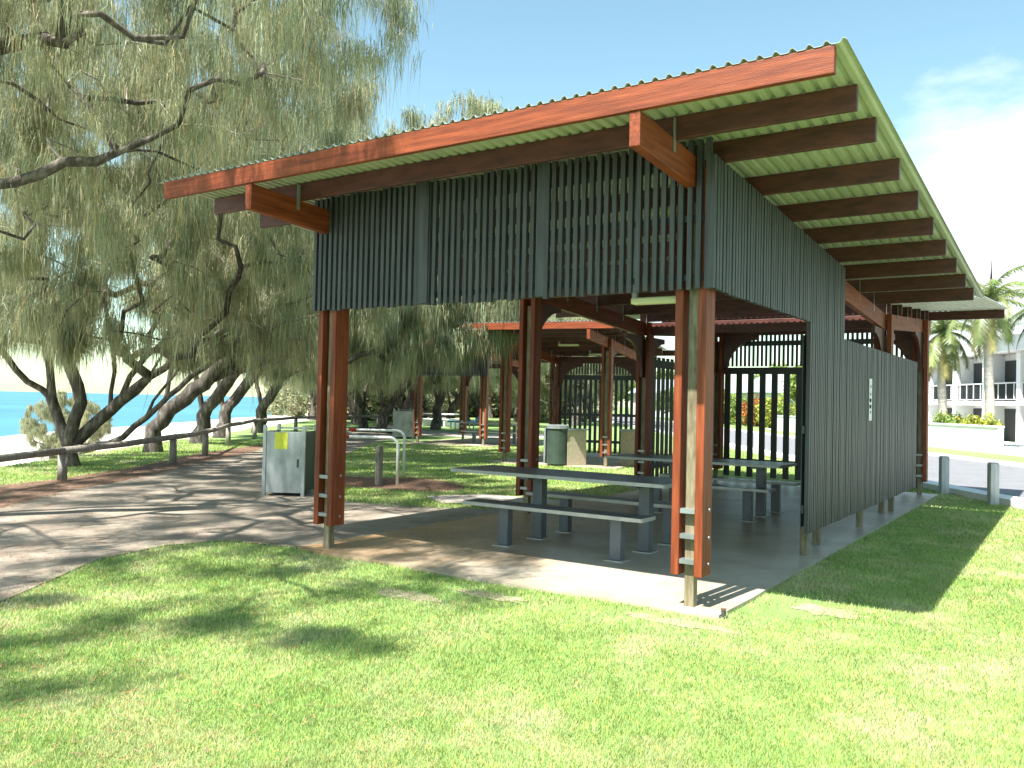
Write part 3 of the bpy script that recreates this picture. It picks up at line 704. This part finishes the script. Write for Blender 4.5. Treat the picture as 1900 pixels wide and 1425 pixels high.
T2 = casuarina('she_oak_tree', (-9.5, 22.7), [(None, [(0, 0, -.1), (0, 0, .6)]),
    (0, [(0, 0, .6), (.35, 0, 1.9), (.5, 0, 3.0), (1.0, -.2, 4.4)]), (0, [(0, 0, .6), (1.3, -.2, 1.9), (2.6, -.4, 3.2), (4.2, -.8, 4.3), (6.2, -1.4, 5.2), (8.4, -1.8, 5.9)]),
    (0, [(1.3, -.2, 1.9), (3.2, .3, 2.7), (5.2, -.2, 3.4), (7.4, -.8, 3.7)])],
    [((5.0, -.9, 6.6), (4.8, 3.3, 2.4), 420), ((7.4, -1.2, 4.6), (3.1, 2.0, 1.9), 260), ((6.2, -1.6, 3.6), (2.8, 2.0, 1.3), 130), ((8.4, -1.6, 7.9), (1.6, 1.6, 1.1), 40)], 150000, .016, .62, 13,
    'she-oak leaning inland, foliage hanging low beside the two small shelters', GT, .24, rcap=.2)
T3 = casuarina('she_oak_tree', (-10.0, 27.4), [(None, [(0, 0, -.1), (.1, 0, .9)]), (0, [(.1, 0, .9), (-.2, 0, 2.2), (-.6, 0, 3.6), (-.5, 0, 5)]), (0, [(.1, 0, .9), (1.0, 0, 2.2), (2.0, -.4, 3.4), (3.6, -.5, 4.8)]), (0, [(1.0, 0, 2.2), (1.9, .7, 2.7), (3.6, 1, 3.6)])],
    [((2.0, -.4, 5.8), (4.6, 3.8, 2.8), 330), ((2.6, -.4, 3.4), (3.8, 2.6, 1.0), 110)], 80000, .022, .70, 14, 'third she-oak along the fence, forked dark trunk against the sea', GT, .22)
T4 = copy_tree(T3, site(-10.7, 31.5), -YAW+.5, 1.0, 'fourth she-oak along the fence, beyond the forked one')
T5 = copy_tree(T3, site(-10.8, 36.5), -YAW-.35, 1.05, 'fifth she-oak along the fence, leaning trunk above the galvanised bin enclosure')
park = [(-6.2, 41, .9, .95), (-9.5, 43, 2.5, 1.0), (-6.0, 53, 2.2, .9), (-9.5, 52, 4.0, 1.1), (-3.0, 58, 4.2, .95), (.5, 66, .7, 1.0), (4.5, 60, 1.7, 1.1), (7.0, 74, 3.9, 1.1), (-7, 68, 5.2, 1.1), (-12, 62, .3, 1.1), (-16, 78, 1.3, 1.2), (-10, 84, 1.3, 1.2),
        (-2, 80, 2.9, 1.1), (3, 90, 5.3, 1.3), (-22, 100, 5.3, 1.3), (-14, 105, 2.3, 1.3), (-5, 110, 0.3, 1.4), (-27, 130, 1.3, 1.4), (-16, 140, 3.3, 1.6), (-33, 165, 3.3, 1.6)]
rp = random.Random(4)
for k in range(26):
    d = rp.uniform(40, 125); park.append((rp.uniform(-.27, .10)*d+(1.5 if d < 60 else 0), d, rp.uniform(0, 6.28), rp.uniform(.8, 1.15)))
for i, (l, d, rz, sc) in enumerate(park):
    if abs(l+.2) < 4 and d < 44: continue
    c = copy_tree(T3, site(l, d), rz, sc, 'she-oak in the far park beyond the small shelters, one of the hazy row'); c['group'] = 'she-oaks in the far park'

low = copy_tree(T3, site(-16.6, 32, -2.0), 2.9, .42, 'small pale she-oak standing lower on the beach slope, seen between the trunks')
def leafball(name, loc, blobs, nleaf, size, mt, seed, label, cat='tree', trunk=None, group=None, fl=True):
    rg = np.random.default_rng(seed); root = tag(empty(name, loc), label, cat, group)
    cs = np.concatenate([ell(c, r, max(6, n), rg, .55) for c, r, n in blobs]); k_ = nleaf//len(cs)
    sc = np.mean([b[1][0] for b in blobs])
    org = np.repeat(cs, k_, 0)+rg.normal(0, sc*.13, (len(cs)*k_, 3)); n = len(org)
    a = rg.normal(0, 1, (n, 3)); a /= np.linalg.norm(a, axis=1)[:, None]; b = rg.normal(0, 1, (n, 3)); b -= a*(a*b).sum(1)[:, None]; b /= np.linalg.norm(b, axis=1)[:, None]
    s_ = size*rg.uniform(.6, 1.3, n)[:, None]
    co = np.stack([org-a*s_, org+b*s_*.4, org+a*s_, org-b*s_*.4], 1).reshape(-1, 3); bb = np.arange(n)*4
    f = np.stack([bb, bb+1, bb+2, bb+3], 1).ravel(); tn = np.repeat(tones(n, 1, rg)*np.repeat(rg.uniform(.75, 1.25, len(cs)), k_)[:, None], 4, 0)
    co[:, 2] = np.maximum(co[:, 2], .02)
    np_mesh('crown' if cat == 'tree' else 'foliage', co, f, np.full(n, 4), mt, tn, root)
    if trunk:
        h, r_ = trunk; tb = MB(); tb.tube([(0, 0, -.1), (.05, 0, h*.4), (0, .1, h)], [r_*1.2, r_, r_*.7], 8)
        for c in cs[::max(1, len(cs)//10)]: tb.tube([(0, .05, h*.75), tuple((np.array([0, 0, h])+c)/2+np.array([0, 0, .2])), tuple(c)], [r_*.5, r_*.3, .02], 5)
        tb.build('trunk', M['bark'], root, smooth=True)
    else:
        tb = MB()
        for c in cs[::max(1, len(cs)//8)]: tb.tube([(c[0]*.3, c[1]*.3, 0), tuple(c)], [.02, .008], 4)
        tb.build('stem', M['bark'], root)
    return root
rr = random.Random(8)
LT = 'broadleaf trees across the road'
protoA = leafball('broadleaf_tree', site(24, 66), [((0, 0, 3.4), (2.6, 2.6, 1.5), 60), ((1.2, .5, 2.6), (2.0, 2.0, 1.2), 25)], 9000, .22, M['leaf'], 21, 'bushy green tree across the road behind the rear slats', 'tree', (2.2, .17), LT)
for l, d, rz, sc in ((20, 78, 1, .9), (30, 72, 2, 1.2), (17.5, 92, 3, 1.1), (23, 100, 4, 1.3), (36, 95, 5, 1.5), (12, 120, 5, 1.5), (5, 130, 2, 1.5), (19, 140, 3, 1.7), (40, 125, 1.4, 1.9), (28, 150, 1.4, 1.9), (9, 160, .4, 1.9), (-4, 150, .4, 1.9)):
    copy_tree(protoA, site(l, d), rz, sc*(.62 if 15 < l < 31 and d < 105 else .8), 'green broadleaf tree among the far trees across the road')
cs0 = leafball('coastal_shrub', site(-9, 62), [((0, 0, 1.1), (2.6, 1.6, 1.2), 50)], 4200, .16, M['needle'], 77, 'low grey-green coastal shrub at the back of the park', 'shrub', None, 'coastal shrubs at the back of the park')
for i in range(22):
    d = rp.uniform(62, 100); copy_tree(cs0, site(-.24*d+i*.0158*d+rp.uniform(-1, 1), d), rp.uniform(0, 6), rp.uniform(.9, 1.7), 'low grey-green coastal shrub at the back of the park')
GS = 'garden shrubs behind the white wall'
names = {'leafy': 'yellow-green', 'leafr': 'rusty red', 'leaf': 'dark green'}
shr = {}
for i, (l, d, mt, sc) in enumerate(((20.2, 47, 'leafr', 1), (20.4, 50.5, 'leafy', 1.1), (20.2, 55, 'leafr', 1), (20.6, 58, 'leafy', 1.2), (20.3, 62, 'leaf', 1), (20.4, 66, 'leafy', 1.3), (20.5, 71, 'leafr', 1.2), (20.5, 75, 'leaf', 1.2), (20.6, 44.6, 'leafy', .9), (20.8, 40.5, 'leaf', .75), (20.8, 38, 'leafy', .8), (20, 80, 'leafy', 1.2), (20, 86, 'leaf', 1.4))):
    lb = names[mt]+' garden shrub standing behind the low white wall'
    if mt not in shr: shr[mt] = leafball('garden_shrub', site(l, d), [((0, 0, .95), (1.15, 1.15, .95), 40)], 2600, .12, M[mt], 31+i, lb, 'shrub', None, GS)
    else: copy_tree(shr[mt], site(l, d), i*1.3, sc, lb)
# palms
def palm(loc, h, seed, label, nf=26, fl=2.4):
    rg = random.Random(seed); r = tag(empty('palm_tree', loc), label, 'palm', 'palms in front of the white apartments')
    pts = [(0, 0, -.1)]+[(.05*math.sin(k*.8), .04*math.cos(k), h*k/10) for k in range(1, 11)]
    MB().tube(pts, [.26]+[.21-.004*k for k in range(9)]+[.14], 12).build('trunk', M['palmtrunk'], r, smooth=True)
    if seed == 1: MB().tube([(0, 0, h-.1), (.03, 0, h+.9), (.05, 0, h+1.9)], [.07, .05, .006], 8).build('spear', M['palm'], r, smooth=True)
    co = []; f = []; tot = []; tn = []
    for k in range(nf):
        az = k*2.4+rg.uniform(-.2, .2); e0 = R(82-140*(k/nf)+rg.uniform(-8, 8)); L_ = fl*rg.uniform(.85, 1.1); p = np.array([0, 0, h-.05]); e = e0; spine = [p]
        ns = 14
        for s_ in range(ns):
            dv = np.array([math.cos(e)*math.cos(az), math.cos(e)*math.sin(az), math.sin(e)]); p = p+dv*L_/ns; spine.append(p); e -= R(7.5)*(1-.4*(e < -1.0))
            if e < -1.45: e = -1.45
        sd = np.array([-math.sin(az), math.cos(az), 0]); tv = rg.uniform(.7, 1.25); br = 1.35 if k > nf*.75 else 1
        for s_ in range(1, ns+1):
            for side in (-1, 1):
                for q in (0, .2, .4, .6, .8):
                    a = spine[s_-1]*(1-q)+spine[s_]*q; ll = .62*math.sin(math.pi*(s_+q)/(ns+1.5))**.6*rg.uniform(.8, 1.1)+.05
                    tip = a+sd*side*ll*.72+(spine[s_]-spine[s_-1])*1.2+np.array([0, 0, -ll*rg.uniform(.25, .65)]); w2 = (spine[s_]-spine[s_-1]); w2 = w2/np.linalg.norm(w2)*.028
                    b = len(co); co += [a-w2, a+w2, tip]; f += [b, b+1, b+2]; tot.append(3); tn += [[tv*br, tv, tv*.9]]*3
            w3 = sd*.02; b = len(co); co += [spine[s_-1]-w3, spine[s_-1]+w3, spine[s_]+w3, spine[s_]-w3]; f += [b, b+1, b+2, b+3]; tot.append(4); tn += [[tv*1.2, tv, tv]]*4
    np_mesh('crown', np.array(co), np.array(f), np.array(tot), M['palm'], np.array(tn), r)
    return r
palm(site(21.6, 38.6), 6.7, 1, 'palm with tall upright spear in front of the apartment balconies', 24, 2.6)
palm(site(21.5, 42.6), 5.6, 2, 'shorter palm close behind the shelter corner', 24, 2.5)
palm(site(24.7, 38.6), 6.3, 3, 'palm at the right edge with fronds over the apartment roof', 28, 2.9)

# distant park furniture
pt = tag(empty('picnic_setting', site(-4.2, 52)), 'pale distant picnic setting on the grass between the she-oak trunks', 'picnic table')
MB().box(-1.2, 1.2, -.4, .4, .72, .78).build('table_top', M['whitepaint'], pt)
for s_ in (-1, 1):
    MB().box(-1.2, 1.2, s_*.75-.15, s_*.75+.15, .42, .47).build('seat', M['whitepaint'], pt); MB().box(s_*.8-.05, s_*.8+.05, -.85, .85, 0, .415).build('leg', M['whitepaint'], pt)
bp_ = tag(empty('beach_lounger', site(-2.6, 48), .3), 'pale blue reclined seat in the distant park', 'seat')
MB().box(-.9, .5, -.4, .4, .35, .45).build('seat', M['blue'], bp_); MB().add([(.5, -.4, .36), (.5, .4, .36), (1.2, .4, .95), (1.2, -.4, .95), (.55, -.4, .28), (.55, .4, .28), (1.27, .4, .88), (1.27, -.4, .88)], [(0, 1, 2, 3), (7, 6, 5, 4), (0, 4, 5, 1), (1, 5, 6, 2), (2, 6, 7, 3), (3, 7, 4, 0)]).build('backrest', M['blue'], bp_)
for x in (-.7, .4):
    for y in (-.35, .35): MB().box(x-.03, x+.03, y-.03, y+.03, 0, .348).build('leg', M['steel'], bp_)

# ------------------------------------------------------------------ lawn blades near the camera
def pip(px, py, pol):
    ins = np.zeros(len(px), bool); n = len(pol)
    for i in range(n):
        x1, y1 = pol[i]; x2, y2 = pol[(i+1) % n]
        if y1 == y2: continue
        c = ((y1 > py) != (y2 > py)) & (px < (x2-x1)*(py-y1)/(y2-y1)+x1); ins ^= c
    return ins
def lawn():
    rg = np.random.default_rng(5); nb = 1500000
    d = 2.6*np.exp(rg.random(nb)*math.log(30/2.6)); l = rg.uniform(-.72, .98, nb)*d
    x = CAM.x+RV.x*l+FV.x*d; y = CAM.y+RV.y*l+FV.y*d
    keep = ~pip(x+rg.normal(0, .035, nb), y+rg.normal(0, .035, nb), SLAB)
    for pol in (PATH, LIT, LIT2, PATH2): keep &= ~pip(x+rg.normal(0, .06, nb), y+rg.normal(0, .06, nb), pol)
    keep &= (l < RL-.45) & (l > np.interp(d, [0, 17, 30], [-9.6, -10.3, -11.5]))
    # worn, thin places
    def blob(cx, cy, rx, ry): return np.exp(-(((x-cx)/rx)**2+((y-cy)/ry)**2))
    thin = .8*blob(-1.96, -1.0, .5, .28)+.75*blob(-1.5, -.62, .5, .2)+.7*blob(.55, .35, .3, .5)+.6*blob(.7, .9, .5, .3)+.6*blob(-.2, -.5, .7, .25)+.5*blob(-3.2, -.6, .8, .3)+.35*blob(1.0, .3, .8, .4)
    keep &= rg.random(nb) > thin
    x, y, d = x[keep], y[keep], d[keep]; n = len(x)
    print('blades', n)
    h = rg.uniform(.010, .029, n)*np.clip(1+.05*(d-4), 1, 1.7); wd = .0019*np.clip(d/3.2, 1, 7)
    a = rg.uniform(0, 2*np.pi, n); lean = rg.uniform(.1, .9, n)*h; la = rg.uniform(0, 2*np.pi, n)
    b0 = np.stack([x, y, np.zeros(n)], 1); wv = np.stack([np.cos(a), np.sin(a), 0*a], 1)*wd[:, None]
    tip = b0+np.stack([np.cos(la)*lean, np.sin(la)*lean, h], 1)
    co = np.stack([b0-wv, b0+wv, tip], 1).reshape(-1, 3); f = np.arange(3*n)
    tn = tones(n, 1, rg, .65, 1.25, .12)
    def vn(sc):
        gx = rg.random((200, 200)); u = (x/sc) % 199; v = (y/sc) % 199; i = u.astype(int); j = v.astype(int); fu = u-i; fv = v-j; fu = fu*fu*(3-2*fu); fv = fv*fv*(3-2*fv)
        return (gx[i, j]*(1-fu)+gx[i+1, j]*fu)*(1-fv)+(gx[i, j+1]*(1-fu)+gx[i+1, j+1]*fu)*fv
    f1 = .5*vn(.09)+.3*vn(.22)+.2*vn(.7)
    dry = np.clip((.45*vn(.16)+.55*vn(.55)-.50)*4, 0, 1)
    tn = tn*(.74+.56*f1)[:, None]*(1+dry[:, None]*np.array([.30, .05, .55])); straw = rg.random(n) < .06+.22*dry; tn[straw] = np.array([1.7, 1.25, 1.6])*rg.uniform(.7, 1.1, (straw.sum(), 1))
    o = np_mesh('lawn_grass', co, f, np.full(n, 3), M['blade'], np.repeat(tn, 3, 0))
    tag(o, 'short mown green lawn around the shelter', 'grass', kind='stuff')
lawn()
def litter():
    rg = np.random.default_rng(6); n0 = 60000
    pts = []
    for pol, n in ((LIT, 26000), (LIT2, 7000), (PATH[:8]+PATH[-4:], 2500)):
        P_ = np.array(pol); lo, hi = P_.min(0), P_.max(0); q = rg.uniform(lo, hi, (n*4, 2)); q = q[pip(q[:, 0], q[:, 1], pol)][:n]; pts.append(q)
    q = np.concatenate(pts); n = len(q); a = rg.uniform(0, np.pi, n); L_ = rg.uniform(.04, .11, n)
    dv = np.stack([np.cos(a), np.sin(a), rg.uniform(-.1, .25, n)], 1)*L_[:, None]; wv = np.stack([-np.sin(a), np.cos(a), 0*a], 1)*.004
    p = np.column_stack([q+rg.normal(0, .08, (n, 2)), rg.uniform(.016, .03, n)])
    co = np.stack([p-wv, p+wv, p+dv], 1).reshape(-1, 3)
    tag(np_mesh('needle_litter', co, np.arange(3*n), np.full(n, 3), M['needle_straw'], np.repeat(tones(n, 1, rg), 3, 0)), 'reddish fallen she-oak needles along the path edge', 'leaf litter', kind='stuff')
litter()
def debris():
    rg = np.random.default_rng(16); n = 2600
    x = -4.15+np.abs(rg.normal(0, 1.2, n)); y = rg.uniform(-.15, 6, n); k = (x < .2); x, y = x[k], y[k]; n = len(x)
    a = rg.uniform(0, np.pi, n); L_ = rg.uniform(.03, .09, n); dv = np.stack([np.cos(a), np.sin(a), rg.uniform(0, .1, n)], 1)*L_[:, None]; wv = np.stack([-np.sin(a), np.cos(a), 0*a], 1)*.0022
    p = np.column_stack([x, y, np.full(n, .0325)]); co = np.stack([p-wv, p+wv, p+dv], 1).reshape(-1, 3)
    tag(np_mesh('slab_litter', co, np.arange(3*n), np.full(n, 3), M['needle_straw'], np.repeat(tones(n, 1, rg), 3, 0)), 'scattered fallen needles on the concrete slab', 'leaf litter', kind='stuff')
    n = 9000; d = rg.uniform(3, 14, n); l = -rg.uniform(.0, .62, n)*d; q = CAM.x+RV.x*l+FV.x*d, CAM.y+RV.y*l+FV.y*d
    k = ~pip(q[0], q[1], SLAB) & (rg.random(n) < np.clip(-l/4, .1, 1)); x, y = q[0][k], q[1][k]; n = len(x); a = rg.uniform(0, np.pi, n); L_ = rg.uniform(.03, .10, n)
    dv = np.stack([np.cos(a), np.sin(a), rg.uniform(-.1, .2, n)], 1)*L_[:, None]; wv = np.stack([-np.sin(a), np.cos(a), 0*a], 1)*.003
    p = np.column_stack([x, y, rg.uniform(.022, .036, n)]); p[pip(x, y, PATH), 2] = .016; co = np.stack([p-wv, p+wv, p+dv], 1).reshape(-1, 3)
    tag(np_mesh('lawn_litter', co, np.arange(3*n), np.full(n, 3), M['needle_straw'], np.repeat(tones(n, 1, rg), 3, 0)), 'scattered fallen needles on the lawn and path', 'leaf litter', kind='stuff')
debris()
